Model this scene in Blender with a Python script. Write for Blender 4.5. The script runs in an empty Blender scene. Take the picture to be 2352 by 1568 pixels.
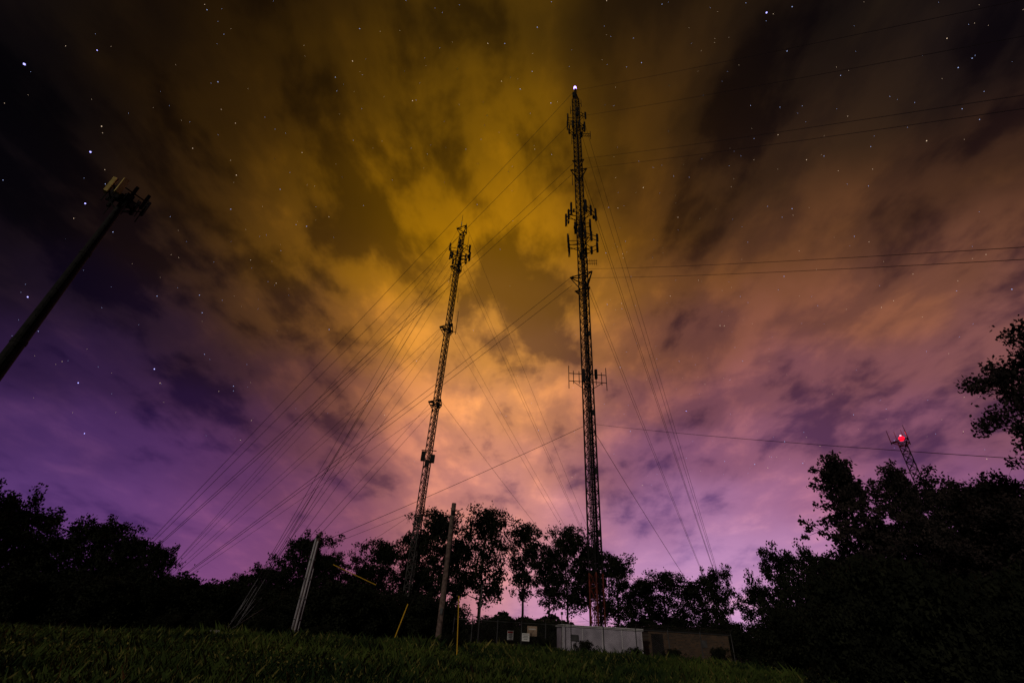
import bpy, math, random
import numpy as np
from mathutils import Vector, Matrix
random.seed(7)
SC=bpy.context.scene
SC.view_settings.view_transform='Standard'
SC.view_settings.look='None'
SC.view_settings.exposure=0
COL=SC.collection

# ------------------------------------------------------------------ materials
def lin(c):
    return tuple(((v/255)/12.92 if v/255<=0.04045 else ((v/255+0.055)/1.055)**2.4) for v in c)
def mat(name,c1,c2=None,scale=3.0,rough=0.8,metal=0.0,bump=0.0,detail=5,lo=0.35,hi=0.65,coords='Object',spec=.3):
    m=bpy.data.materials.new(name); m.use_nodes=True
    nt=m.node_tree; b=nt.nodes['Principled BSDF']
    b.inputs['Roughness'].default_value=rough; b.inputs['Metallic'].default_value=metal
    b.inputs['Specular IOR Level'].default_value=spec
    c2=c2 or tuple(v*0.6 for v in c1)
    tc=nt.nodes.new('ShaderNodeTexCoord'); n=nt.nodes.new('ShaderNodeTexNoise')
    n.inputs['Scale'].default_value=scale; n.inputs['Detail'].default_value=detail
    nt.links.new(tc.outputs[coords],n.inputs['Vector'])
    r=nt.nodes.new('ShaderNodeValToRGB')
    r.color_ramp.elements[0].position=lo; r.color_ramp.elements[0].color=(*c2,1)
    r.color_ramp.elements[1].position=hi; r.color_ramp.elements[1].color=(*c1,1)
    nt.links.new(n.outputs['Fac'],r.inputs['Fac']); nt.links.new(r.outputs['Color'],b.inputs['Base Color'])
    if bump:
        bp=nt.nodes.new('ShaderNodeBump'); bp.inputs['Strength'].default_value=bump
        nt.links.new(n.outputs['Fac'],bp.inputs['Height']); nt.links.new(bp.outputs['Normal'],b.inputs['Normal'])
    return m
def emis(name,c,s):
    m=bpy.data.materials.new(name); m.use_nodes=True; nt=m.node_tree; nt.nodes.clear()
    e=nt.nodes.new('ShaderNodeEmission'); o=nt.nodes.new('ShaderNodeOutputMaterial')
    e.inputs['Color'].default_value=(*c,1); e.inputs['Strength'].default_value=s
    nt.links.new(e.outputs[0],o.inputs[0])
    try: m.cycles.emission_sampling='NONE'
    except Exception: pass
    return m
M_steel=mat('galvanized_steel',(.10,.10,.105),(.05,.05,.052),2.0,.6,.3)
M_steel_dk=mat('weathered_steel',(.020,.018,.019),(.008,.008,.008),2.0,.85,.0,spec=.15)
M_steel_lit=mat('weathered_steel_lit',(.10,.09,.09),(.03,.028,.028),1.5,.8,.0,spec=.2)  # lighter steel: light on the lower mast is put into the colour
M_red=mat('faded_red_paint',(.20,.03,.02),(.07,.012,.010),2.0,.7)
M_cable=mat('black_coax',(.010,.010,.011),(.006,.006,.006),4,.8,spec=.1)
M_panel=mat('antenna_radome',(.022,.021,.022),(.014,.014,.014),2,.8,spec=.15)
M_panel_lit=mat('antenna_radome_lit',(.72,.56,.18),(.50,.38,.11),2,.5)  # warm light caught by some panels, painted in as yellow
M_wire=mat('guy_wire_steel',(.018,.016,.018),(.012,.011,.012),1,.8,.0,spec=.15)
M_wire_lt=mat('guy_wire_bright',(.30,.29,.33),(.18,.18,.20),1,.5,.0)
M_wood=mat('creosoted_wood',(.22,.15,.13),(.08,.055,.05),6,.9,0,.4)
M_conduit=mat('pale_conduit',(.55,.52,.56),(.38,.36,.40),5,.5)
M_yellow=mat('yellow_plastic',(.85,.50,.03),(.65,.38,.02),4,.5)
M_white=mat('painted_panel_white',(.52,.47,.57),(.33,.30,.37),1.3,.7,0,.1)
M_trim=mat('painted_trim',(.75,.72,.76),(.6,.58,.62),3,.6)
M_sign=mat('sign_white',(.8,.8,.8),(.68,.68,.68),4,.5)
M_signred=mat('sign_red',(.5,.03,.03),(.4,.02,.02),4,.5)
M_signblk=mat('sign_lettering',(.03,.03,.03),(.02,.02,.02),4,.6)
M_beige=mat('beige_board',(.5,.36,.26),(.4,.28,.2),3,.7)
M_bark=mat('bark',(.03,.024,.02),(.012,.010,.009),5,.95,0,.5,spec=.1)
M_leafA=mat('foliage_dark',(.020,.023,.012),(.008,.010,.006),.5,.85,lo=.4,hi=.62,spec=.1)
M_leafN=mat('foliage_near',(.048,.036,.034),(.012,.010,.010),.7,.85,lo=.42,hi=.62,spec=.1)
M_grass=mat('grass_blades',(.078,.110,.020),(.014,.030,.008),.32,.85,lo=.42,hi=.62,detail=8,spec=.15)
M_seed=mat('dry_seedheads',(.24,.20,.05),(.06,.075,.018),.4,.9)
M_ground=mat('soil_and_turf',(.030,.042,.012),(.012,.018,.007),.6,.95,0,.3,detail=8)
M_conc=mat('concrete',(.3,.29,.28),(.2,.19,.19),3,.9)
def brickmat():
    m=bpy.data.materials.new('brown_brick'); m.use_nodes=True; nt=m.node_tree; b=nt.nodes['Principled BSDF']
    tc=nt.nodes.new('ShaderNodeTexCoord'); mp=nt.nodes.new('ShaderNodeMapping'); mp.inputs['Rotation'].default_value=(math.radians(90),0,0)
    br=nt.nodes.new('ShaderNodeTexBrick'); br.inputs['Scale'].default_value=2.2
    br.inputs['Color1'].default_value=(.12,.065,.035,1); br.inputs['Color2'].default_value=(.05,.03,.02,1); br.inputs['Mortar'].default_value=(.09,.075,.06,1)
    nt.links.new(tc.outputs['Object'],mp.inputs[0]); nt.links.new(mp.outputs[0],br.inputs[0]); nt.links.new(br.outputs[0],b.inputs['Base Color'])
    b.inputs['Roughness'].default_value=.9
    return m
M_brick=brickmat()

# ------------------------------------------------------------------ mesh helper
class MB:
    def __init__(s): s.v=[]; s.f=[]; s.m=[]; s.mats=[]
    def mi(s,m):
        if m not in s.mats: s.mats.append(m)
        return s.mats.index(m)
    def tube(s,p,q,r,m,n=5,r2=None,cap=True):
        p=Vector(p); q=Vector(q); d=q-p
        if d.length<1e-6: return
        r2=r if r2 is None else r2
        z=d.normalized(); x=z.orthogonal().normalized(); y=z.cross(x)
        i0=len(s.v); k=s.mi(m)
        for c,rr in ((p,r),(q,r2)):
            for j in range(n):
                a=2*math.pi*j/n; s.v.append(c+x*(rr*math.cos(a))+y*(rr*math.sin(a)))
        for j in range(n):
            s.f.append((i0+j,i0+(j+1)%n,i0+n+(j+1)%n,i0+n+j)); s.m.append(k)
        if cap:
            s.f.append(tuple(i0+j for j in reversed(range(n)))); s.m.append(k)
            s.f.append(tuple(i0+n+j for j in range(n))); s.m.append(k)
    def box(s,c,sz,m,rz=0,tilt=0):
        k=s.mi(m); i0=len(s.v); R=Matrix.Rotation(rz,3,'Z')@Matrix.Rotation(tilt,3,'X'); c=Vector(c)
        for dx in(-.5,.5):
            for dy in(-.5,.5):
                for dz in(-.5,.5): s.v.append(c+R@Vector((dx*sz[0],dy*sz[1],dz*sz[2])))
        for f in((0,1,3,2),(4,6,7,5),(0,4,5,1),(2,3,7,6),(0,2,6,4),(1,5,7,3)):
            s.f.append(tuple(i0+a for a in f)); s.m.append(k)
    def path(s,pts,r,m,n=5):
        for a,b in zip(pts,pts[1:]): s.tube(a,b,r,m,n,cap=False)
    def wire(s,p,q,r,m,sag=0.0,n=10):
        p=Vector(p); q=Vector(q)
        pts=[p.lerp(q,i/n)+Vector((0,0,-sag*4*(i/n)*(1-i/n))) for i in range(n+1)]
        s.path(pts,r,m,4)
    def obj(s,name,parent=None,loc=None):
        me=bpy.data.meshes.new(name)
        me.from_pydata([tuple(v) for v in s.v],[],s.f); 
        for m in s.mats: me.materials.append(m)
        me.polygons.foreach_set('material_index',s.m); me.update()
        o=bpy.data.objects.new(name,me); COL.objects.link(o)
        if parent: o.parent=parent
        if loc: o.location=loc
        return o
def empty(name,loc):
    o=bpy.data.objects.new(name,None); o.location=loc; o.empty_display_size=.5; COL.objects.link(o); return o

# ------------------------------------------------------------------ terrain
def sst(a,b,x):
    t=np.clip((x-a)/(b-a),0,1); return t*t*(3-2*t)
def gz(x,y):
    x=np.asarray(x,float); y=np.asarray(y,float)
    amp=.55*(1-.95*sst(-12,-25,x))*(1-.25*sst(2,14,x))
    z=amp*(sst(7,25,y)-.7*sst(31,39,y))
    z=z+.05*np.sin(x*.45+1)*np.cos(y*.38)+.03*np.sin(x*1.3+y*.9)
    z=z-3.2*sst(6,-12,y)*sst(14,34,x)
    return z
def ground():
    xs=np.concatenate([[-1500,-700,-350,-180,-120],np.arange(-80,80.1,1.0),[120,180,350,700,1500]])
    ys=np.concatenate([[-1500,-600,-200,-100],np.arange(-40,90.1,1.0),[120,180,350,700,1500]])
    X,Y=np.meshgrid(xs,ys); Z=gz(X,Y)
    nx=len(xs); v=np.stack([X.ravel(),Y.ravel(),Z.ravel()],1)
    f=[(j*nx+i,j*nx+i+1,(j+1)*nx+i+1,(j+1)*nx+i) for j in range(len(ys)-1) for i in range(nx-1)]
    me=bpy.data.meshes.new('ground'); me.from_pydata(v.tolist(),[],f); me.materials.append(M_ground)
    me.polygons.foreach_set('use_smooth',[True]*len(f))
    o=bpy.data.objects.new('ground',me); COL.objects.link(o)
ground()

def mesh_np(name,V,nper,mats,midx=None):
    nf=len(V)//nper; me=bpy.data.meshes.new(name)
    me.vertices.add(len(V)); me.vertices.foreach_set('co',V.astype(np.float32).ravel())
    me.loops.add(len(V)); me.loops.foreach_set('vertex_index',np.arange(len(V),dtype=np.int32))
    me.polygons.add(nf); me.polygons.foreach_set('loop_start',np.arange(0,len(V),nper,dtype=np.int32))
    try: me.polygons.foreach_set('loop_total',np.full(nf,nper,dtype=np.int32))
    except Exception: pass
    for m in mats: me.materials.append(m)
    if midx is not None: me.polygons.foreach_set('material_index',midx.astype(np.int32))
    me.update(calc_edges=True); return me

# ------------------------------------------------------------------ grass
def grass():
    rg=np.random.default_rng(3); N=62000
    y=rg.uniform(8.5,33,N*2); x=rg.uniform(-1,1,N*2)*(1.08*y+3)
    keep=rg.uniform(0,1,N*2)<np.clip(y/30,.4,1); x=x[keep][:N]; y=y[keep][:N]; n=len(x)
    clump=.5+.5*np.sin(x*.9+np.sin(y*.7)*2)*np.cos(y*.8+x*.3)
    clump=clump*.6+.4*rg.uniform(0,1,n)**3
    K=4; X=np.repeat(x,K)+rg.normal(0,.06,n*K); Y=np.repeat(y,K)+rg.normal(0,.06,n*K)
    H=(.12+.18*rg.uniform(0,1,n*K)+.24*np.repeat(clump,K))*(1+.5*(rg.uniform(0,1,n*K)<.05))
    H*=1+.15*sst(20,28,Y)
    a=rg.uniform(0,2*np.pi,n*K); w=.008+.010*rg.uniform(0,1,n*K)
    lean=rg.uniform(.1,.8,n*K)*H; b=rg.uniform(0,2*np.pi,n*K)
    Z=gz(X,Y)-.02
    dx=np.cos(a)*w; dy=np.sin(a)*w; lx=np.cos(b)*lean; ly=np.sin(b)*lean
    P=np.zeros((n*K,4,3))
    P[:,0]=np.stack([X-dx,Y-dy,Z],1); P[:,1]=np.stack([X+dx,Y+dy,Z],1)
    P[:,2]=np.stack([X+dx*.8+lx*.35,Y+dy*.8+ly*.35,Z+H*.6],1)
    P[:,3]=np.stack([X+lx,Y+ly,Z+H],1)
    M=52000; wy=rg.uniform(9,32,M); wx=rg.uniform(-1,1,M)*(1.05*wy+3)
    patch=np.sin(wx*.5+2)*np.cos(wy*.6+wx*.2)+rg.normal(0,.5,M)>.1; wx=wx[patch]; wy=wy[patch]; M=len(wx)
    c=np.stack([wx,wy,gz(wx,wy)+rg.uniform(.05,.48,M)],1)
    A=rg.normal(0,1,(M,3)); A/=np.linalg.norm(A,axis=1)[:,None]; B=np.cross(A,rg.normal(0,1,(M,3))); B/=np.linalg.norm(B,axis=1)[:,None]
    s=rg.uniform(.02,.055,M)[:,None]
    Q=np.stack([c-A*s,c+B*s*.5,c+A*s,c-B*s*.5],1)
    V=np.concatenate([P.reshape(-1,3),Q.reshape(-1,3)])
    mi=np.concatenate([(rg.uniform(0,1,n*K)<.10).astype(int),(rg.uniform(0,1,M)<.35).astype(int)])
    me=mesh_np('grass',V,4,[M_grass,M_seed],mi)
    COL.objects.link(bpy.data.objects.new('grass',me))
grass()

# ------------------------------------------------------------------ trees
def tree_mesh(name,seed,H,R,base=.3,limbs=26,subs=5,leaf=.24,nl=70,clr=.75,top=.35,leafmat=None,prof=1.0,trunk=None,up=.35,rag=1.0):
    rg=np.random.default_rng(seed); rr=random.Random(seed)
    mb=MB(); tr=trunk or H*.017
    n=8; pts=[]; ox=oy=0
    for i in range(n+1):
        t=i/n; pts.append(Vector((ox,oy,H*.96*t-.4*(i==0)))); ox+=rr.uniform(-1,1)*H*.012; oy+=rr.uniform(-1,1)*H*.012
    for i in range(n): mb.tube(pts[i],pts[i+1],tr*(1-i/n*.9)*(1.35 if i==0 else 1),M_bark,7,tr*(1-(i+1)/n*.9),cap=False)
    C=[]; S=[]
    def trunk_at(t):
        k=min(n-1,int(t*n)); return pts[k].lerp(pts[k+1],t*n-k)
    for i in range(limbs):
        t=base+(0.98-base)*((i+rr.random())/limbs)
        s=(t-base)/(1-base)
        rad=R*prof*(max(0.02,1-((s-top)/(1.02-top if s>top else top+.25))**2))**.6*rr.uniform(1-.35*rag,1+.12*rag)
        a=i*2.39996+rr.uniform(-.4,.4); p=trunk_at(t*.93)
        d=Vector((math.cos(a),math.sin(a),up+s*.9+rr.uniform(-.15,.2)))
        tip=p+Vector((d.x*rad,d.y*rad,d.z*rad*.6))
        mid=p.lerp(tip,.5)+Vector((0,0,-.04*rad))
        r0=tr*.36*(1-s*.6)
        mb.tube(p,mid,r0,M_bark,5,r0*.6,cap=False); mb.tube(mid,tip,r0*.6,M_bark,4,r0*.2,cap=False)
        C.append(tip); S.append(1.0)
        for j in range(subs):
            u=rr.uniform(.3,1.0); q=p.lerp(tip,u)
            L=rad*.38*rr.uniform(.5,1.2)+.25*clr
            e=Vector((rr.gauss(0,1),rr.gauss(0,1),rr.gauss(.25,.7))).normalized()*L
            mb.tube(q,q+e,r0*.3,M_bark,3,r0*.1,cap=False)
            C.append(q+e); S.append(rr.uniform(.6,1.15))
    C.append(trunk_at(.99)+Vector((0,0,.1*clr))); S.append(.8)
    C=np.array([tuple(c) for c in C]); S=np.array(S)
    m=len(C)*nl
    idx=np.repeat(np.arange(len(C)),nl)
    off=rg.normal(0,1,(m,3)); off/=np.linalg.norm(off,axis=1)[:,None]+1e-6
    off*=(rg.uniform(0,1,m)**.45)[:,None]*clr*S[idx][:,None]; off[:,2]*=.75
    P=C[idx]+off
    st=rg.uniform(0,1,m)<.05; P[st]+=rg.normal(0,clr*.5,(st.sum(),3))
    P=P[P[:,2]>.15]; m=len(P)
    A=rg.normal(0,1,(m,3)); A/=np.linalg.norm(A,axis=1)[:,None]
    B=rg.normal(0,1,(m,3)); B=np.cross(A,B); B/=np.linalg.norm(B,axis=1)[:,None]+1e-6
    sz=leaf*rg.uniform(.6,1.3,m)[:,None]
    Q=np.stack([P-A*sz*.6,P+B*sz*.36,P+A*sz*.6,P-B*sz*.36],1).reshape(-1,3)
    wv=np.array([tuple(v) for v in mb.v]); wq=np.array([f for f in mb.f if len(f)==4])
    W=wv[wq.reshape(-1)]
    V=np.concatenate([W,Q]); mi=np.concatenate([np.zeros(len(wq)),np.ones(m)])
    return mesh_np(name,V,4,[M_bark,leafmat or M_leafA],mi)
T={}
T['tallA']=(tree_mesh('tall_tree_a',1,15,3.7,.30,30,6,.30,52,.88,top=.45,up=.5,rag=1.2),15)
T['tallB']=(tree_mesh('tall_tree_b',2,15,3.2,.42,24,6,.30,46,.85,top=.5,up=.5,rag=1.2),15)
T['tallC']=(tree_mesh('tall_tree_c',3,15,4.1,.28,30,6,.30,52,.95,top=.55,up=.5,rag=1.2),15)
T['brA']=(tree_mesh('broad_tree_a',4,10,5.6,.10,36,7,.28,56,.90,top=.35,up=.3,rag=1.2),10)
T['brB']=(tree_mesh('broad_tree_b',5,10,5.0,.08,32,7,.28,56,.85,top=.45,up=.45,rag=1.5),10)
T['bush']=(tree_mesh('shrub',6,4,3.4,.05,22,6,.22,60,.75,top=.3,up=.3),4)
def put(kind,name,x,y,H,R=None,rot=None,sx=1.0):
    me,h=T[kind]; o=bpy.data.objects.new(name,me); COL.objects.link(o)
    s=H/h; o.location=(x,y,float(gz(x,y))-.05); o.scale=(s*sx,s*sx,s)
    o.rotation_euler=(0,0,random.uniform(0,6.28) if rot is None else rot)
    return o
TR=[(-52.2,50.5,10.6,'brB','oak_tree',.75),(-50,56,7.4,'brB','oak_tree',1.0),(-44,55,9.2,'brA','oak_tree',1.0),(-39.2,54,7.6,'brB','oak_tree',.9),(-34.9,52.5,6.9,'brA','oak_tree',.62),
(-29.0,60,5.2,'brB','maple_tree',.9),(-26.0,60,6.2,'brA','maple_tree',1.2),(-23.5,62,9.8,'brB','maple_tree',.75),(-20.6,62,8.2,'brA','maple_tree',.75),
(-15.1,66,11.0,'tallC','maple_tree',1.1),(-17.4,67,7.5,'brA','maple_tree',.7),(-11.6,70,12.8,'tallA','poplar_tree',.9),(-9.0,70,16.2,'tallC','poplar_tree',.85),(-6.0,72,12.4,'tallB','poplar_tree',.9),
(-2.1,70,16.9,'tallC','poplar_tree',.84),(3.7,72,15.6,'tallB','poplar_tree',.8),(7.4,73,12.8,'tallB','poplar_tree',.8),(9.9,72,15.3,'tallC','poplar_tree',.74),(13.1,73,13.8,'tallB','poplar_tree',.95),
(16.6,72,12.0,'tallC','poplar_tree',1.0),(20.5,74,9.0,'tallA','maple_tree',1.2),(24.5,75,10.4,'tallC','maple_tree',1.2),(28.2,74,9.2,'tallC','maple_tree',1.1),(31.2,73,9.9,'brB','maple_tree',.65),
(33.6,66,8.4,'tallC','maple_tree',1.2),(35.0,61,11.0,'brB','maple_tree',.66),(38.0,58,10.6,'brA','maple_tree',.72),
(-60,62,11,'brB','oak_tree',1.0),(-66,52,12,'brA','oak_tree',1.0),(52,56,13,'brB','maple_tree',.9),(62,58,14,'brA','maple_tree',.9)]
for x,y,H,k,n,s in TR: put(k,n,x,y,H,sx=s)
T['nearA']=(tree_mesh('near_a',21,12,2.1,.15,46,8,.17,40,.40,top=.3,up=.9,leafmat=M_leafN,rag=1.6),12)
T['nearB']=(tree_mesh('near_b',22,13,4.6,.08,44,8,.20,85,.75,top=.4,up=.4,leafmat=M_leafN,rag=1.2),13)
T['nearC']=(tree_mesh('near_c',23,18.5,4.2,.08,60,9,.20,80,.80,top=.5,up=.5,leafmat=M_leafN,rag=.9),18.5)
put('nearA','elm_tree',20.9,28,12.4,sx=1.0)
put('nearA','elm_tree',26.3,30,12.9,rot=2.0,sx=.8)
put('nearB','elm_tree',34.2,34,12.9,sx=.95); put('nearB','elm_tree',39.0,36,13.6,rot=1,sx=1.0)
put('nearB','elm_tree',25.8,32,8.4,rot=4,sx=1.05)
put('nearC','locust_tree',31.4,22,18.7,rot=.6,sx=.92)
put('nearB','elm_tree',27.5,24,8.8,rot=3,sx=1.25)
put('nearB','elm_tree',19.6,27,5.4,rot=5,sx=1.4)
th=empty('shrub_thicket',(0,60,0))
def bush(x,y,H,sx=1.0,near=False):
    o=put('bush','shrub_clump',x,y,H,sx=sx); o.parent=th; o.matrix_parent_inverse=Matrix.Translation((0,-60,0))
for i in range(46):
    q=-1.05+.95*i/45; Y=random.uniform(46,58); bush(q*Y,Y,random.uniform(2.6,4.0),1.1)
for i in range(16):
    q=-.1+.33*i/15; Y=random.uniform(62,66); bush(q*Y,Y,random.uniform(1.4,2.4),1.0)
for i in range(20):
    q=.24+.42*i/19; Y=random.uniform(54,62); bush(q*Y,Y,random.uniform(1.8,3.2),1.0)
for i in range(26):
    q=.50+.6*i/25; Y=random.uniform(19,27)+4*(q<.6); bush(q*Y+1,Y,random.uniform(2.0,3.8)*(1 if q>.6 else .7),.8)
for x,y,h in((-1.9,26.5,.75),(-2.4,27,.6),(-13,31,.9),(-9.5,30,.7),(6.2,37,1.0),(-16,30,1.1),(-19,32,1.1),(12.2,37,.9),(3,33,.7),(9.5,36.5,.8),(15,36,1.0)): bush(x,y,h,.45/h*1.0+.35)
rg=np.random.default_rng(11); n=26000
ang=rg.uniform(math.radians(-75),math.radians(75),n); rad=rg.uniform(170,200,n)
hh=5.0+1.6*np.sin(ang*23)+1.2*np.sin(ang*61+1)+.8*np.sin(ang*140)
P=np.stack([np.sin(ang)*rad,np.cos(ang)*rad,hh*rg.uniform(0,1,n)**.8],1)
A=rg.normal(0,1,(n,3)); A/=np.linalg.norm(A,axis=1)[:,None]; B=np.cross(A,rg.normal(0,1,(n,3))); B/=np.linalg.norm(B,axis=1)[:,None]
Q=np.stack([P-A*.9,P+B*.6,P+A*.9,P-B*.6],1).reshape(-1,3)
COL.objects.link(bpy.data.objects.new('distant_treeline',mesh_np('distant_treeline',Q,4,[M_leafA])))

# ------------------------------------------------------------------ towers
def mast(mb,w,z0,z1,step,rl,rb,rot=0,m=None,redto=0,litto=0,coax=True):
    m=m or M_steel_dk
    R=w/math.sqrt(3); cs=[Vector((R*math.cos(rot+2*math.pi*k/3),R*math.sin(rot+2*math.pi*k/3),0)) for k in range(3)]
    z=z0; i=0
    while z<z1-.01:
        zn=min(z+step,z1); mm=M_red if z<redto else (M_steel_lit if z<litto else m)
        for k in range(3):
            a=cs[k]; b=cs[(k+1)%3]
            mb.tube(a+Vector((0,0,z)),a+Vector((0,0,zn)),rl,mm,6,cap=False)
            mb.tube(a+Vector((0,0,z)),b+Vector((0,0,z)),rb,mm,4,cap=False)
            if i%2: a,b=b,a
            mb.tube(a+Vector((0,0,z)),b+Vector((0,0,zn)),rb,mm,4,cap=False)
            mb.tube(b+Vector((0,0,z)),a+Vector((0,0,zn)),rb,mm,4,cap=False)
        z=zn; i+=1
    return cs
def ring(mb,z,r,pr,rot,m,arms=True,dz=0,inner=.4):
    pts=[Vector((r*math.cos(rot+2*math.pi*k/3),r*math.sin(rot+2*math.pi*k/3),z)) for k in range(3)]
    for k in range(3):
        mb.tube(pts[k],pts[(k+1)%3],pr,m)
        if arms:
            mb.tube((pts[k].x*.25,pts[k].y*.25,z),pts[k],pr,m)
            mb.tube((pts[k].x*.25,pts[k].y*.25,z-dz),pts[k],pr*.8,m)
    return pts
def panel(mb,c,az,h=2.0,w=.3,d=.16,m=None):
    c=Vector(c); out=Vector((math.cos(az),math.sin(az),0))
    mb.box(c+out*.12,(d,w,h),m or M_panel,rz=az)
    mb.box(c+out*.02+Vector((0,0,h*.35)),(.12,.08,.06),M_steel_dk,rz=az)
    mb.box(c+out*.02-Vector((0,0,h*.35)),(.12,.08,.06),M_steel_dk,rz=az)
    mb.tube(c-out*.05-Vector((0,0,h*.55)),c-out*.05+Vector((0,0,h*.55)),.04,M_steel_dk)
def sector(mb,z,R,rot,per=3,h=2.0,span=2.2,dens=1,m=None,rru=True):
    for k in range(3):
        a=rot+2*math.pi*k/3; o=Vector((math.cos(a),math.sin(a),0)); t=Vector((-o.y,o.x,0)); c=o*R+Vector((0,0,z))
        for s in(-.4,.4):
            mb.tube(c-t*span/2+Vector((0,0,s)),c+t*span/2+Vector((0,0,s)),.055,M_steel_dk)
            mb.tube(o*.4+t*.3+Vector((0,0,z+s)),c+t*.45+Vector((0,0,s)),.05,M_steel_dk); mb.tube(o*.4-t*.3+Vector((0,0,z+s)),c-t*.45+Vector((0,0,s)),.05,M_steel_dk)
        mb.tube(o*.4+Vector((0,0,z-1.3)),c+Vector((0,0,-.4)),.05,M_steel_dk)
        for j in range(per):
            p=c+t*span*((j/(per-1))-.5 if per>1 else 0); panel(mb,p,a,h*(1 if j%2==0 else .8),m=m)
            if rru and j%2==0: mb.box(p-o*.3+Vector((0,0,-.3)),(.2,.32,.5),M_panel,rz=a)
def whip(mb,p,h,r=.03): mb.tube(p,Vector(p)+Vector((0,0,h)),r,M_steel_dk,5,r*.5)

g1=float(gz(9.1,47)); X1,Y1=9.1,47.0
t1=empty('guyed_radio_tower',(X1,Y1,0))
mb=MB(); r1=.35
cs=mast(mb,1.25,g1+.3,86.5,1.25,.085,.036,r1,redto=6.5)
mb.box((0,0,g1+.1),(2,2,.5),M_conc)
for k,(cx,cy) in enumerate([(.0,-.38),(.10,-.40),(.20,-.38),(-.12,-.36),(-.22,-.30),(.30,-.30)]):
    mb.tube((cx,cy,g1+.4),(cx*.8,cy,[78,74,54,66,54,49][k]),.05,M_cable,4)
for k,(cx,cy) in enumerate([(-.1,.35),(.1,.35),(.25,.3),(-.25,.25)]): mb.tube((cx,cy,g1+.4),(cx,cy,[52,48,42,27][k]),.055,M_cable,4)
for z in np.arange(1.5,86,.6): mb.tube((-.18,.1,z),(.18,.1,z),.015,M_steel_dk,3)
mast_o=mb.obj('mast',t1)
mb=MB()
tp=ring(mb,86.5,.6,.04,r1,M_steel_dk)
for p in tp: mb.tube(p,(0,0,88.6),.07,M_steel_dk)
mb.tube((0,0,86.5),(0,0,89.4),.2,M_steel_dk,6); whip(mb,(.3,0,88),2.6,.05); mb.box((-.3,0,87.3),(.45,.35,1.4),M_panel)
for z,s in((84.5,1),(82,-1)): mb.tube((0,0,z),(s*1.0,0,z),.05,M_steel_dk); whip(mb,(s*1.0,0,z-1),2.4,.07)
sector(mb,78.8,1.5,r1+.6,2,2.4,1.6); sector(mb,76.3,1.1,r1+2,2,1.8,1.2)
for z in(74.4,75.1): mb.tube((.4,0,z),(2.3,-.1,z),.055,M_steel_dk)
for i in range(5): mb.tube((.4+i*.42,0,74.4),(.82+i*.42 if i<4 else 2.3,0,75.1),.035,M_steel_dk)
mb.tube((2.3,-.1,73.6),(2.3,-.1,75.8),.05,M_steel_dk); mb.tube((-.5,0,72.5),(-1.0,-.3,72.5),.04,M_steel_dk); whip(mb,(-1.0,-.3,71.5),2.5,.06)
ring(mb,64.4,1.5,.08,r1+1.05,M_steel_dk,dz=1.8); ring(mb,67,1.1,.06,r1+1.05,M_steel_dk,dz=1.2); whip(mb,(-1.1,-.3,61),3.2,.06)
sector(mb,54.2,1.8,r1+.9,3,2.5,2.3); 
sector(mb,48.7,1.8,r1+.5,4,1.8,2.8,rru=False)
for z in(45.0,45.5): mb.tube((.4,0,z),(2.0,-.2,z),.04,M_steel_dk)
for i in range(5): mb.tube((.7+.3*i,-.1,44.7),(.7+.3*i,-.1,45.8),.03,M_steel_dk)
ring(mb,42.3,1.8,.085,r1+.7,M_steel_dk,dz=1.9); ring(mb,40.0,1.2,.07,r1+.7,M_steel_dk,dz=.9)
for a in(0,math.pi,math.pi*.5,-math.pi*.5):
    o=Vector((math.cos(a),math.sin(a),0)); R=2.2
    for z in(26.6,27.6): mb.tube(o*.4+Vector((0,0,z)),o*R+Vector((0,0,z)),.05,M_steel_dk)
    mb.tube(o*.4+Vector((0,0,25.6)),o*R*.8+Vector((0,0,26.6)),.04,M_steel_dk)
    for q in(.45,.75,1.0):
        hh=3.0 if q==1.0 else 1.7
        mb.tube(o*R*q+Vector((0,0,27.1-hh/2)),o*R*q+Vector((0,0,27.1+hh/2)),.045,M_steel_dk)
mb.box((-.5,-.4,27.2),(.3,.4,1.6),M_panel); mb.box((.9,-.5,27.4),(.3,.3,1.2),M_panel)
for z in(10,16,22.5,33): mb.box((.35,-.6,z),(.25,.2,.6),M_panel)
mb.obj('antenna_arrays',t1)
bm=MB(); Mbeac=emis('tower_beacon_glow',(.55,.35,1.0),5)
bm.tube((0,0,89.4),(0,0,89.9),.26,Mbeac,8,.24); bm.tube((0,0,89.9),(0,0,90.3),.24,Mbeac,8,.05); bm.obj('beacon_light',t1)
gw=MB(); W=.026
LV=[(88.4,.3),(79.5,.5),(67,.9),(64.2,1.2),(43,1.3),(41.3,1.5),(21.2,.5)]
def loc(px,py,pz,ox,oy): return Vector((px-ox,py-oy,pz))
anc=[(37.0,-13.4,-3.0),(-46,60,.4),(45.7,100,.4)]
for j,(ax,ay,az) in enumerate(anc):
    a0=loc(ax,ay,az,X1,Y1); d=Vector((a0.x,a0.y,0)).normalized()
    for i,(z,o) in enumerate(LV):
        e=a0.copy()
        if i>=4: e=a0-d*(6 if j!=0 else 0)
        gw.wire(d*o+Vector((0,0,z)),e,W if j else W*.75,M_wire,sag=.6 if j!=0 else .9,n=14)
    gw.box(a0+Vector((0,0,.1)),(.6,.6,.9),M_conc)
gw.obj('guy_wires',t1)

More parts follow.
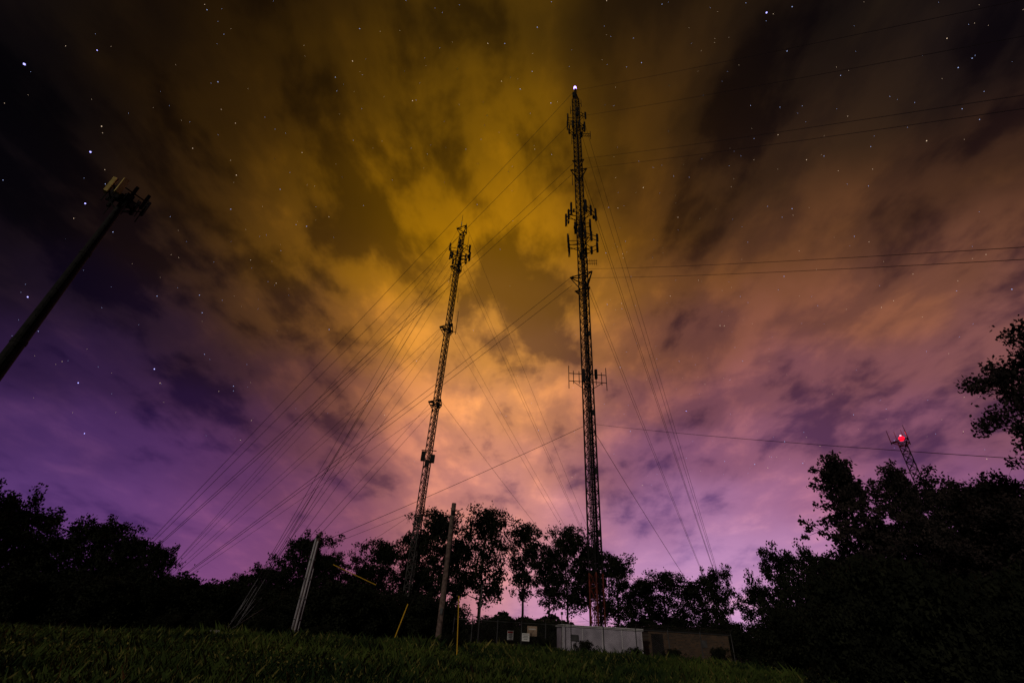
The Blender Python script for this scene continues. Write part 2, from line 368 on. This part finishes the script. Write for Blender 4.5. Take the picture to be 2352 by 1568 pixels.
X2,Y2=-9.7,57.0; g2=float(gz(X2,Y2))
t2=empty('guyed_radio_tower',(X2,Y2,0)); mb=MB(); r2=.9
mast(mb,.9,g2+.2,59.5,.95,.065,.036,r2,m=M_steel_dk,litto=12,redto=2); mb.box((0,0,g2+.1),(1.5,1.5,.5),M_conc)
for k,(cx,cy) in enumerate([(0,-.25),(.1,-.24),(-.1,-.22),(.05,.2)]): mb.tube((cx,cy,g2+9),(cx,cy,[54,54,52,27][k]),.045,M_cable,4)
mb.obj('mast',t2); mb=MB()
pt=ring(mb,60.6,1.15,.08,r2+.2,M_steel_dk,arms=True,dz=1.6)
for p in pt: mb.tube((p.x*.25,p.y*.25,59.0),p,.06,M_steel_dk); whip(mb,(p.x,p.y,60.4),.8)
whip(mb,(-.45,0,60.6),3.6,.06); mb.box((-.45,0,61.9),(.16,.16,.8),M_panel_lit); whip(mb,(.4,0,60.6),1.4)
sector(mb,55.2,1.55,r2+.2,2,2.0,1.9); sector(mb,53.6,1.1,r2+1.2,2,1.4,1.0,rru=False)
whip(mb,(1.2,-.2,55.6),3.4,.05)
for z,r,dz in((51.8,1.2,1.7),(39.7,1.3,1.6),(27.4,1.15,1.3)): ring(mb,z,r,.09,r2+.2,M_steel_dk,dz=dz); ring(mb,z-.45,r*.7,.06,r2+.2,M_steel_dk,dz=.4)
mb.tube((.2,0,39.0),(1.2,0,39.0),.05,M_steel_dk); whip(mb,(1.2,0,38.6),4.2,.06); mb.tube((-.2,0,50),(-.9,0,50),.05,M_steel_dk); whip(mb,(-.9,0,48.8),2.5,.05)
mb.tube((.2,0,45.5),(.8,0,45.5),.03,M_steel_dk); whip(mb,(.8,0,44.5),2,.04)
mb.box((-.65,-.2,19.8),(.5,.4,1.2),M_panel); mb.box((.55,-.3,19.5),(.55,.4,1.0),M_panel); mb.tube((-1.0,-.1,20.6),(.9,-.1,20.6),.06,M_steel_dk); mb.box((0,-.5,18.8),(.5,.3,.8),M_panel)
mb.obj('antenna_arrays',t2)
gw=MB()
for j,(ax,ay,az) in enumerate([(-13.9,28,float(gz(-13.9,28))),(-45,66,.3),(20,77,.2)]):
    a0=loc(ax,ay,az,X2,Y2); d=Vector((a0.x,a0.y,0)).normalized(); t=Vector((-d.y,d.x,0))
    for i,(z,o,pair) in enumerate([(60.5,.9,1),(55,.4,0),(51.8,.9,1),(39.7,1,1),(27.4,.8,1),(13.4,.4,0)]):
        for s in((-1,1) if pair else (0,)):
            if j and s==1 and i%2==0: continue
            e=a0+t*(s*.2+ (i-2.5)*.08)+(d*(-(5-i)*.2) if j==0 else Vector((0,0,0)))
            p=d*o*.5+t*s*o*.75+Vector((0,0,z)); q=e+Vector((0,0,.3))
            gw.wire(p,q,.019 if j else .014,M_wire,sag=.4 if j else .12,n=12)
            if j==0:
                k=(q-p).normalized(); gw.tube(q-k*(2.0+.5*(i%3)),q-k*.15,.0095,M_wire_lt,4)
    gw.box(a0+Vector((0,0,.1)),(1.0,.5,.6),M_conc)
gw.obj('guy_wires',t2)

X3,Y3=79.3,85.0
t3=empty('lattice_radio_tower',(X3,Y3,0)); mb=MB()
mast(mb,1.5,0,37.5,1.6,.1,.055,.3); 
for a in(.3,2.4,4.5): mb.tube((0,0,36.6),(1.9*math.cos(a),1.9*math.sin(a),37.8),.09,M_steel_dk)
tp=ring(mb,37.8,1.9,.08,.3,M_steel_dk)
for p in tp: whip(mb,(p.x,p.y,37.4),3.0,.09)
whip(mb,(.5,0,38),2.2,.07); whip(mb,(-.8,.3,38),1.8,.07)
mb.obj('mast',t3)
bm=MB(); Mr=emis('aviation_red_glow',(1,.004,.02),3.0)
bm.tube((0,0,38.0),(0,0,38.5),.5,Mr,10,.48); bm.tube((0,0,38.5),(0,0,38.8),.48,Mr,10,.1); 
bm.tube((0,0,38.82),(0,0,39.0),.14,emis('aviation_lamp_core',(1,.35,.4),3),8); bm.obj('beacon_light',t3)
pl=bpy.data.lights.new('beacon_lamp','POINT'); pl.color=(1,.02,.03); pl.energy=900; pl.shadow_soft_size=.2
po=bpy.data.objects.new('beacon_lamp',pl); po.location=(-.3,-1.2,38.9); po.parent=t3; COL.objects.link(po)

X4,Y4=-36.9,30.0; g4=float(gz(X4,Y4))
t4=empty('monopole_cell_tower',(X4,Y4,0)); mb=MB()
zs=[g4-.2,9,18,27,34.2]; rs=[.60,.54,.45,.35,.26]
for i in range(4): mb.tube((0,0,zs[i]),(0,0,zs[i+1]+.01),rs[i],M_steel_dk,16,rs[i+1]); mb.tube((0,0,zs[i+1]-.15),(0,0,zs[i+1]+.15),rs[i+1]+.04,M_steel_dk,16)
for z in np.arange(4,34,.45):
    r=.60-.34*z/34; a=-.6 if int(z/.45)%2 else -1.0; mb.tube((r*math.cos(a)*.9,r*math.sin(a)*.9,z),((r+.2)*math.cos(a),(r+.2)*math.sin(a),z),.022,M_steel_dk,4)
mb.tube((.35,-.4,3),(.22,-.2,33),.05,M_cable,5)
mb.obj('pole',t4); mb=MB()
for k in range(3):
    a=-.5+2*math.pi*k/3; o=Vector((math.cos(a),math.sin(a),0)); t=Vector((-o.y,o.x,0)); RR=1.0; SP=1.05
    for z in(33.4,34.2):
        mb.tube(o*RR-t*SP+Vector((0,0,z)),o*RR+t*SP+Vector((0,0,z)),.06,M_steel_dk); 
    mb.tube((0,0,33.6),o*RR+Vector((0,0,33.6)),.12,M_steel_dk,6); mb.tube(o*RR+Vector((0,0,33.2)),o*RR+Vector((0,0,34.2)),.07,M_steel_dk)
    mb.tube((0,0,32.2),o*RR+Vector((0,0,33.2)),.07,M_steel_dk,6)
    for j,u in enumerate((-1.0,-.05,1.0)):
        p=o*(RR+.05)+t*u+Vector((0,0,34.0)); lit=(k!=1 and j==(0 if k==0 else 2))
        panel(mb,p,a,1.8,.44 if lit else .26,.28 if lit else .16,M_panel_lit if lit else M_panel)
        if j!=1: mb.tube(p-Vector((0,0,1.9)),p,.045,M_steel_dk)
    mb.box(o*.5+Vector((0,0,33.8)),(.5,.6,.7),M_panel,rz=a)
mb.obj('antenna_platform',t4)

# ------------------------------------------------------------------ poles
def G(x,y): return float(gz(x,y))
up=empty('utility_pole',(-3.05,30,0)); mb=MB()
mb.tube((0,0,G(-3,30)-.3),(0,0,8.3),.19,M_wood,12,.14); mb.box((0,-.17,7.7),(.12,.1,.25),M_steel_dk); mb.box((0,-.19,2.4),(.14,.04,.3),M_steel)
for z in(6.8,7.3): mb.tube((0,-.22,z),(0,.22,z),.02,M_steel_dk)
mb.tube((.17,-.1,G(-3,30)),(.15,-.08,6.4),.03,M_cable,5)
mb.obj('pole',up); mb=MB()
mb.wire((0,0,8.0),(-2.5,0,G(-5.5,30)),.012,M_wire,0,4); mb.tube((-2.45,0,.8),(-1.95,0,2.65),.034,M_yellow,7); mb.obj('down_guy',up)
mb=MB(); mb.wire((0,0,7.9),(12.3,17,6.0),.016,M_wire,.5,12); mb.wire((0,0,7.6),(4.0,40,6),.012,M_wire,.8,12); mb.obj('service_wire',up)
rp=empty('riser_pole',(-12.05,33,0)); mb=MB(); g=G(-12,33)
mb.tube((0,0,g-.3),(0,0,6.5),.14,M_wood,12,.11)
mb.tube((-.15,-.12,g),(-.13,-.1,6.2),.065,M_conduit,9); mb.tube((.06,-.19,g),(.05,-.15,6.0),.06,M_conduit,9); mb.tube((.2,-.05,g),(.17,-.04,4.4),.045,M_conduit,8)
for z in np.arange(1.6,6,1.1): mb.box((0,-.18,z),(.42,.05,.05),M_steel)
mb.tube((-.13,-.1,6.2),(-.05,-.2,6.35),.07,M_steel,7)
mb.obj('pole',rp); mb=MB()
mb.wire((0,0,5.5),(8.5,2.5,2.9),.016,M_cable,.55,16); mb.wire((0,0,5.2),(13,4,2.4),.012,M_cable,.9,16); mb.wire((0,0,5.9),(-7,3,.9),.012,M_wire,.1,6)
mb.obj('service_wire',rp); mb=MB(); mb.tube((1.35,0,4.70),(4.25,.4,3.72),.022,M_yellow,7); mb.obj('wire_sleeve',rp)
ym=MB(); ym.tube((0,0,G(-1.3,20)-.1),(-.17,.05,2.62),.021,M_yellow,8,.02); ym.tube((-.17,.05,2.62),(-.172,.05,2.67),.027,M_yellow,8); ym.obj('yellow_marker_post',loc=(-1.27,20,0))

# ------------------------------------------------------------------ fence
fe=empty('chain_link_fence',(0,38,0)); mb=MB(); fg=.15
xs=[-2.9,-1.6,.2,1.9,3.6,5.4,7.7,10.0,12.3,14.6,16.8]
for x in xs: mb.tube((x,0,fg-.2),(x,0,2.25),.035,M_steel,7); mb.tube((x,0,2.25),(x,0,2.3),.045,M_steel,7); mb.tube((x,0,2.25),(x,-.25,2.55),.018,M_steel,5)
for z in(2.2,.25): mb.tube((xs[0],0,z),(xs[-1],0,z),.022,M_steel,6)
for q in(.08,.16,.24): mb.tube((xs[0],-q,2.25+q*1.1),(xs[-1],-q,2.25+q*1.1),.007,M_steel,3)
mb.obj('posts_and_rails',fe); mb=MB()
x=xs[0]-2
while x<xs[-1]:
    for sg in(1,-1):
        a=Vector((x if sg>0 else x+2,.03,.2)); b=Vector((x+2 if sg>0 else x,.03,2.2))
        if a.x>=xs[0]-.01 and b.x>=xs[0]-.01 and a.x<=xs[-1] and b.x<=xs[-1]: mb.tube(a,b,.0035,M_steel,3,cap=False)
    x+=.11
mb.obj('wire_mesh',fe)
lp=MB(); lp.tube((0,0,0),(0,0,4.35),.05,M_steel,7); lp.tube((0,0,4.35),(0,0,4.5),.07,M_steel,7,.02); lp.box((.0,-.1,3.2),(.16,.12,.3),M_steel); lp.tube((0,0,4.1),(.25,0,4.15),.02,M_steel); lp.obj('antenna_mast_pole',loc=(-1.15,39,0))
def sign(name,x,y,z,w,h,style):
    e=MB(); e.box((0,0,0),(w,.02,h),M_beige if style=='board' else M_sign)
    if style=='danger':
        e.box((0,-.014,h*.33),(w*.88,.008,h*.2),M_signred)
        for k,(ww) in enumerate((.7,.8,.55)): e.box((0,-.014,h*(.08-.15*k)),(w*ww,.008,h*.055),M_signblk)
    elif style=='text':
        for k,ww in enumerate((.8,.6,.75,.5)): e.box((0,-.014,h*(.32-.19*k)),(w*ww,.008,h*.06),M_signblk)
    else:
        e.box((0,-.014,h*.2),(w*.7,.008,h*.1),M_sign)
    for sx in(-.4,.4): e.tube((sx*w,.01,h*.4),(sx*w,.05,h*.4),.01,M_steel)
    e.obj(name,loc=(x,y,z))
sign('warning_sign',1.12,37.93,1.42,.42,.55,'danger'); sign('notice_sign',2.2,37.93,1.36,.52,.46,'text'); sign('equipment_cabinet_board',2.75,39.5,1.75,.72,.62,'board')

# ------------------------------------------------------------------ shelters
sh=empty('equipment_shelter',(8.45,44,0)); mb=MB()
mb.box((0,0,1.2),(6.3,3.6,2.0),M_white)
mb.obj('walls',sh); mb=MB(); mb.box((0,0,2.27),(6.5,3.8,.14),M_trim); mb.obj('roof_slab',sh)
mb=MB()
for x in(-3.1,-1.55,0,1.55,3.1): mb.box((x,-1.815,1.2),(.05,.03,1.98),M_trim)
mb.obj('wall_seams',sh); mb=MB(); mb.box((-2.2,-1.86,1.5),(.6,.12,.4),M_steel); mb.box((2.5,-1.83,1.05),(.8,.05,1.7),M_white); mb.obj('door_and_vent',sh)
b2=empty('brick_equipment_building',(15.9,46,0)); mb=MB()
mb.box((0,0,1.2),(6.6,4,2.2),M_brick); mb.obj('walls',b2)
mb=MB(); mb.box((0,0,2.36),(6.9,4.3,.12),M_steel_dk); mb.obj('roof',b2)
mb=MB(); mb.box((-2.6,-2.02,1.1),(.95,.05,2.0),M_steel_dk); mb.box((1.2,-2.03,1.6),(.5,.06,.5),M_steel); mb.obj('door_and_vent',b2)
yl=MB(); yl.tube((0,0,0),(0,0,3.0),.03,M_steel,6); yl.box((0,-.05,3.05),(.18,.12,.2),M_steel); yl.obj('yard_light_post',loc=(5.2,41.5,0))

# ------------------------------------------------------------------ stars (one mesh)
def stars():
    rs=random.Random(5); M1=emis('star_blue',(.45,.55,1.0),1.1); M2=emis('star_warm',(1,.72,.5),.9); M3=emis('star_violet',(.40,.38,1.0),2.2)
    mb=MB(); D=1100
    def star(az,el,r,m):
        a=math.radians(az); e=math.radians(el); c=Vector((math.sin(a)*math.cos(e),math.cos(a)*math.cos(e),math.sin(e)))*D
        k=mb.mi(m); i0=len(mb.v)
        for d in((1,0,0),(-1,0,0),(0,1,0),(0,-1,0),(0,0,1),(0,0,-1)): mb.v.append(c+Vector(d)*r)
        for f in((0,2,4),(2,1,4),(1,3,4),(3,0,4),(2,0,5),(1,2,5),(3,1,5),(0,3,5)): mb.f.append(tuple(i0+q for q in f)); mb.m.append(k)
    for az,el,r in((-63.5,38.9,2.0),(-55.6,36.2,1.7),(-53.3,32.1,1.5),(-52.3,22.8,1.3),(-40.9,20.6,1.3),(-45.7,17.4,1.1),(49.6,60.1,1.7),(23.2,23.4,.9),(-43.3,13.4,1.0),(-60.8,43.5,1.0)): star(az,el,r,M3)
    for az,el in((-36.4,57.9),(-43.2,41.7),(22.3,49.9),(56.8,42.2),(-56.3,38.6),(-23.8,57.5)): star(az,el,1.0,M2)
    for i in range(900):
        az=rs.uniform(-72,72); el=math.degrees(math.asin(rs.uniform(.25,.97)))
        if abs(az+8)<22 and el<50 and rs.random()<.75: continue
        star(az,el,.34+.55*rs.random()**3,M1 if rs.random()<.55 else M2)
    o=mb.obj('stars')
stars()

# ------------------------------------------------------------------ sky (world)
w=bpy.data.worlds.new('World'); SC.world=w; w.use_nodes=True; nt=w.node_tree; nt.nodes.clear()
N=nt.nodes.new; L=nt.links.new
ctrl=[(-66,41,4,4,6),(-58,50,9,6,6),(-52,57,18,11,6),(-40,61,44,28,6),(-8,67,82,58,9),(30,65,22,14,9),(56,56,17,13,13),(67,47,13,12,16),(20,74,26,17,9),
(-60,34,4,5,9),(-53,41,11,9,9),(-43,47,58,37,7),(-26,54,110,76,8),(-5,57,126,88,8),(22,56,56,36,11),(45,50,36,26,20),(59,41,32,23,21),
(-55,27,15,11,13),(-47,32,18,13,13),(-36,37,92,60,11),(-21,42,162,112,5),(-1,45,184,126,4),(19,44,98,62,17),(40,40,52,34,23),(56,32,86,54,34),
(-51,20,17,11,24),(-41,25,42,28,31),(-32,28,50,32,31),(-21,32,164,108,22),(-5,34,198,134,14),(5,35,166,112,32),(21,34,112,70,38),(39,30,112,70,42),(52,25,156,100,62),
(-49,15,28,16,50),(-38,19,31,18,42),(-28,22,46,26,44),(-21,23,130,78,56),(-2,26,246,168,102),(14,26,144,88,70),(27,25,62,36,66),(38,23,134,82,80),(49,21,120,75,102),
(-46,10,68,38,102),(-38,13,46,26,78),(-26,15,74,41,80),(-17,17,128,76,84),(-3,18,222,146,114),(16,18,90,52,98),(32,17,164,100,110),(45,15,124,74,126),
(-44,6,128,84,156),(-35,7,102,58,122),(-24,9,114,64,112),(-13,10,144,84,114),(0,11,212,142,128),(18,11,152,94,144),(31,11,164,106,158),(-28,3,142,84,136),(24,4,226,178,230),(10,4,204,152,200),(-60,3,110,72,142),(50,3,150,106,168),
(180,40,12,8,10),(120,40,14,10,12),(-120,40,10,8,10),(180,5,40,28,40),(100,8,50,34,50),(-100,8,45,30,48),(0,88,40,26,10)]
def dirv(az,el):
    a=np.radians(az); e=np.radians(el); return np.array([np.sin(a)*np.cos(e),np.cos(a)*np.cos(e),np.sin(e)])
CD=np.array([dirv(c[0],c[1]) for c in ctrl]); CC=np.array([lin(c[2:]) for c in ctrl]); CK=np.array([85.0 if abs(c[0])<75 and c[1]<80 else 12.0 for c in ctrl])
def skycol(az,el):
    wgt=np.exp(CK*(CD@dirv(az,el)-1))+1e-12
    return (wgt[:,None]*CC).sum(0)/wgt.sum()
tc=N('ShaderNodeTexCoord'); nrm=N('ShaderNodeVectorMath'); nrm.operation='NORMALIZE'; L(tc.outputs['Generated'],nrm.inputs[0]); D0=nrm.outputs[0]
sep=N('ShaderNodeSeparateXYZ'); L(D0,sep.inputs[0])
def math_(op,a,b=None,c=None,clamp=False):
    n=N('ShaderNodeMath'); n.operation=op; n.use_clamp=clamp
    for i,v in enumerate((a,b,c)):
        if v is None: continue
        if isinstance(v,(int,float)): n.inputs[i].default_value=v
        else: L(v,n.inputs[i])
    return n.outputs[0]
zz=math_('MAXIMUM',math_('ADD',sep.outputs[2],.22),.1)
cx=math_('DIVIDE',sep.outputs[0],zz); cy=math_('DIVIDE',sep.outputs[1],zz)
cmb=N('ShaderNodeCombineXYZ'); L(cx,cmb.inputs[0]); L(cy,cmb.inputs[1])
def noise(vec,sc,det,rough,dist,scale3,locv=(0,0,0),rz=0):
    mp=N('ShaderNodeMapping'); mp.inputs['Scale'].default_value=scale3; mp.inputs['Location'].default_value=locv; mp.inputs['Rotation'].default_value=(0,0,rz); L(vec,mp.inputs[0])
    n=N('ShaderNodeTexNoise'); n.noise_dimensions='2D'; n.inputs['Scale'].default_value=sc; n.inputs['Detail'].default_value=det; n.inputs['Roughness'].default_value=rough; n.inputs['Distortion'].default_value=dist
    L(mp.outputs[0],n.inputs['Vector']); return n.outputs['Fac']
n1=noise(cmb.outputs[0],1.0,4,.5,.08,(2.6,.95,1),(3.1,1.7,0),-.10)
n2=noise(cmb.outputs[0],1.0,5,.55,.12,(5.6,3.8,1),(7.7,4.2,0),.15)
wn=N('ShaderNodeTexNoise'); wn.inputs['Scale'].default_value=4.2; wn.inputs['Detail'].default_value=4; wn.inputs['Roughness'].default_value=.5; L(D0,wn.inputs['Vector'])
ws=N('ShaderNodeVectorMath'); ws.operation='MULTIPLY_ADD'; L(wn.outputs['Color'],ws.inputs[0]); ws.inputs[1].default_value=(.20,.20,.20); ws.inputs[2].default_value=(-.10,-.10,-.10)
wa=N('ShaderNodeVectorMath'); wa.operation='ADD'; L(ws.outputs[0],wa.inputs[0]); L(D0,wa.inputs[1])
wd=N('ShaderNodeVectorMath'); wd.operation='NORMALIZE'; L(wa.outputs[0],wd.inputs[0])
s2=N('ShaderNodeSeparateXYZ'); L(wd.outputs[0],s2.inputs[0])
azf=math_('MULTIPLY_ADD',math_('ARCTAN2',s2.outputs[0],s2.outputs[1]),1/(2*math.pi),.5)
elf=math_('MULTIPLY',math_('ARCSINE',s2.outputs[2]),2/math.pi)
azs=[-180,-120,-90,-76]+[-70+6.4*i for i in range(23)]+[78,95,130,180]
els=[0,6,12,18,24,31,38,46,56,68,88]
col=None
for i,el in enumerate(els):
    r=N('ShaderNodeValToRGB'); cr=r.color_ramp
    cols=[skycol(a,el) for a in azs]
    cr.elements[0].position=0; cr.elements[0].color=(*cols[0],1); cr.elements[1].position=1; cr.elements[1].color=(*cols[0],1)
    for a,c in list(zip(azs,cols))[1:-1]:
        e=cr.elements.new((a+180)/360); e.color=(*c,1)
    cr.interpolation='B_SPLINE'
    L(azf,r.inputs[0])
    if col is None: col=r.outputs[0]
    else:
        mr=N('ShaderNodeMapRange'); mr.interpolation_type='SMOOTHSTEP'; mr.inputs['From Min'].default_value=els[i-1]/90; mr.inputs['From Max'].default_value=el/90; L(elf,mr.inputs['Value'])
        mx=N('ShaderNodeMix'); mx.data_type='RGBA'; L(mr.outputs[0],mx.inputs[0]); L(col,mx.inputs[6]); L(r.outputs[0],mx.inputs[7]); col=mx.outputs[2]
den=math_('ADD',math_('MULTIPLY',n1,.52),math_('MULTIPLY',n2,.48))
# haze: cloud contrast softens towards the horizon
hz=N('ShaderNodeMapRange'); hz.interpolation_type='SMOOTHSTEP'; hz.inputs['From Min'].default_value=.05; hz.inputs['From Max'].default_value=.55; hz.inputs['To Min'].default_value=.35; hz.inputs['To Max'].default_value=1.08; L(sep.outputs[2],hz.inputs['Value'])
den=math_('MULTIPLY_ADD',math_('SUBTRACT',den,.505),hz.outputs[0],.505)
rp_=N('ShaderNodeValToRGB'); L(den,rp_.inputs[0]); cr=rp_.color_ramp; cr.interpolation='EASE'
cr.elements[0].position=.38; cr.elements[0].color=(.38,.37,.55,1)
cr.elements[1].position=.64; cr.elements[1].color=(1.65,1.55,1.2,1)
e2=cr.elements.new(.5); e2.color=(1.0,.97,.95,1)
mul=N('ShaderNodeVectorMath'); mul.operation='MULTIPLY'; L(col,mul.inputs[0]); L(rp_.outputs[0],mul.inputs[1])
bg=N('ShaderNodeBackground'); L(mul.outputs[0],bg.inputs[0]); bg.inputs[1].default_value=1.0
sk=N('ShaderNodeTexSky'); sk.sky_type='NISHITA'; sk.sun_disc=False; sk.sun_elevation=math.radians(-6); sk.sun_rotation=math.radians(215)
bg2=N('ShaderNodeBackground'); L(sk.outputs[0],bg2.inputs[0]); bg2.inputs[1].default_value=.004
ad=N('ShaderNodeAddShader'); L(bg.outputs[0],ad.inputs[0]); L(bg2.outputs[0],ad.inputs[1])
wo=N('ShaderNodeOutputWorld'); L(ad.outputs[0],wo.inputs[0])

sl=bpy.data.lights.new('streetlight_sun','SUN'); sl.energy=.60; sl.angle=math.radians(3); sl.color=(1,.88,.74)  # directional lamp standing in for a streetlight behind left of the camera
so=bpy.data.objects.new('streetlight_sun',sl); so.rotation_euler=Vector((.45,.85,-.38)).to_track_quat('-Z','Y').to_euler(); COL.objects.link(so)

cam=bpy.data.cameras.new('camera'); cam.lens=16.0; cam.sensor_width=36; cam.clip_end=4000; cam.clip_start=.05
co=bpy.data.objects.new('camera',cam); COL.objects.link(co)
co.matrix_world=Matrix.Translation((0,0,1.6))@Matrix.Rotation(math.radians(122.5),4,'X')@Matrix.Rotation(math.radians(3.46),4,'Z')
SC.camera=co
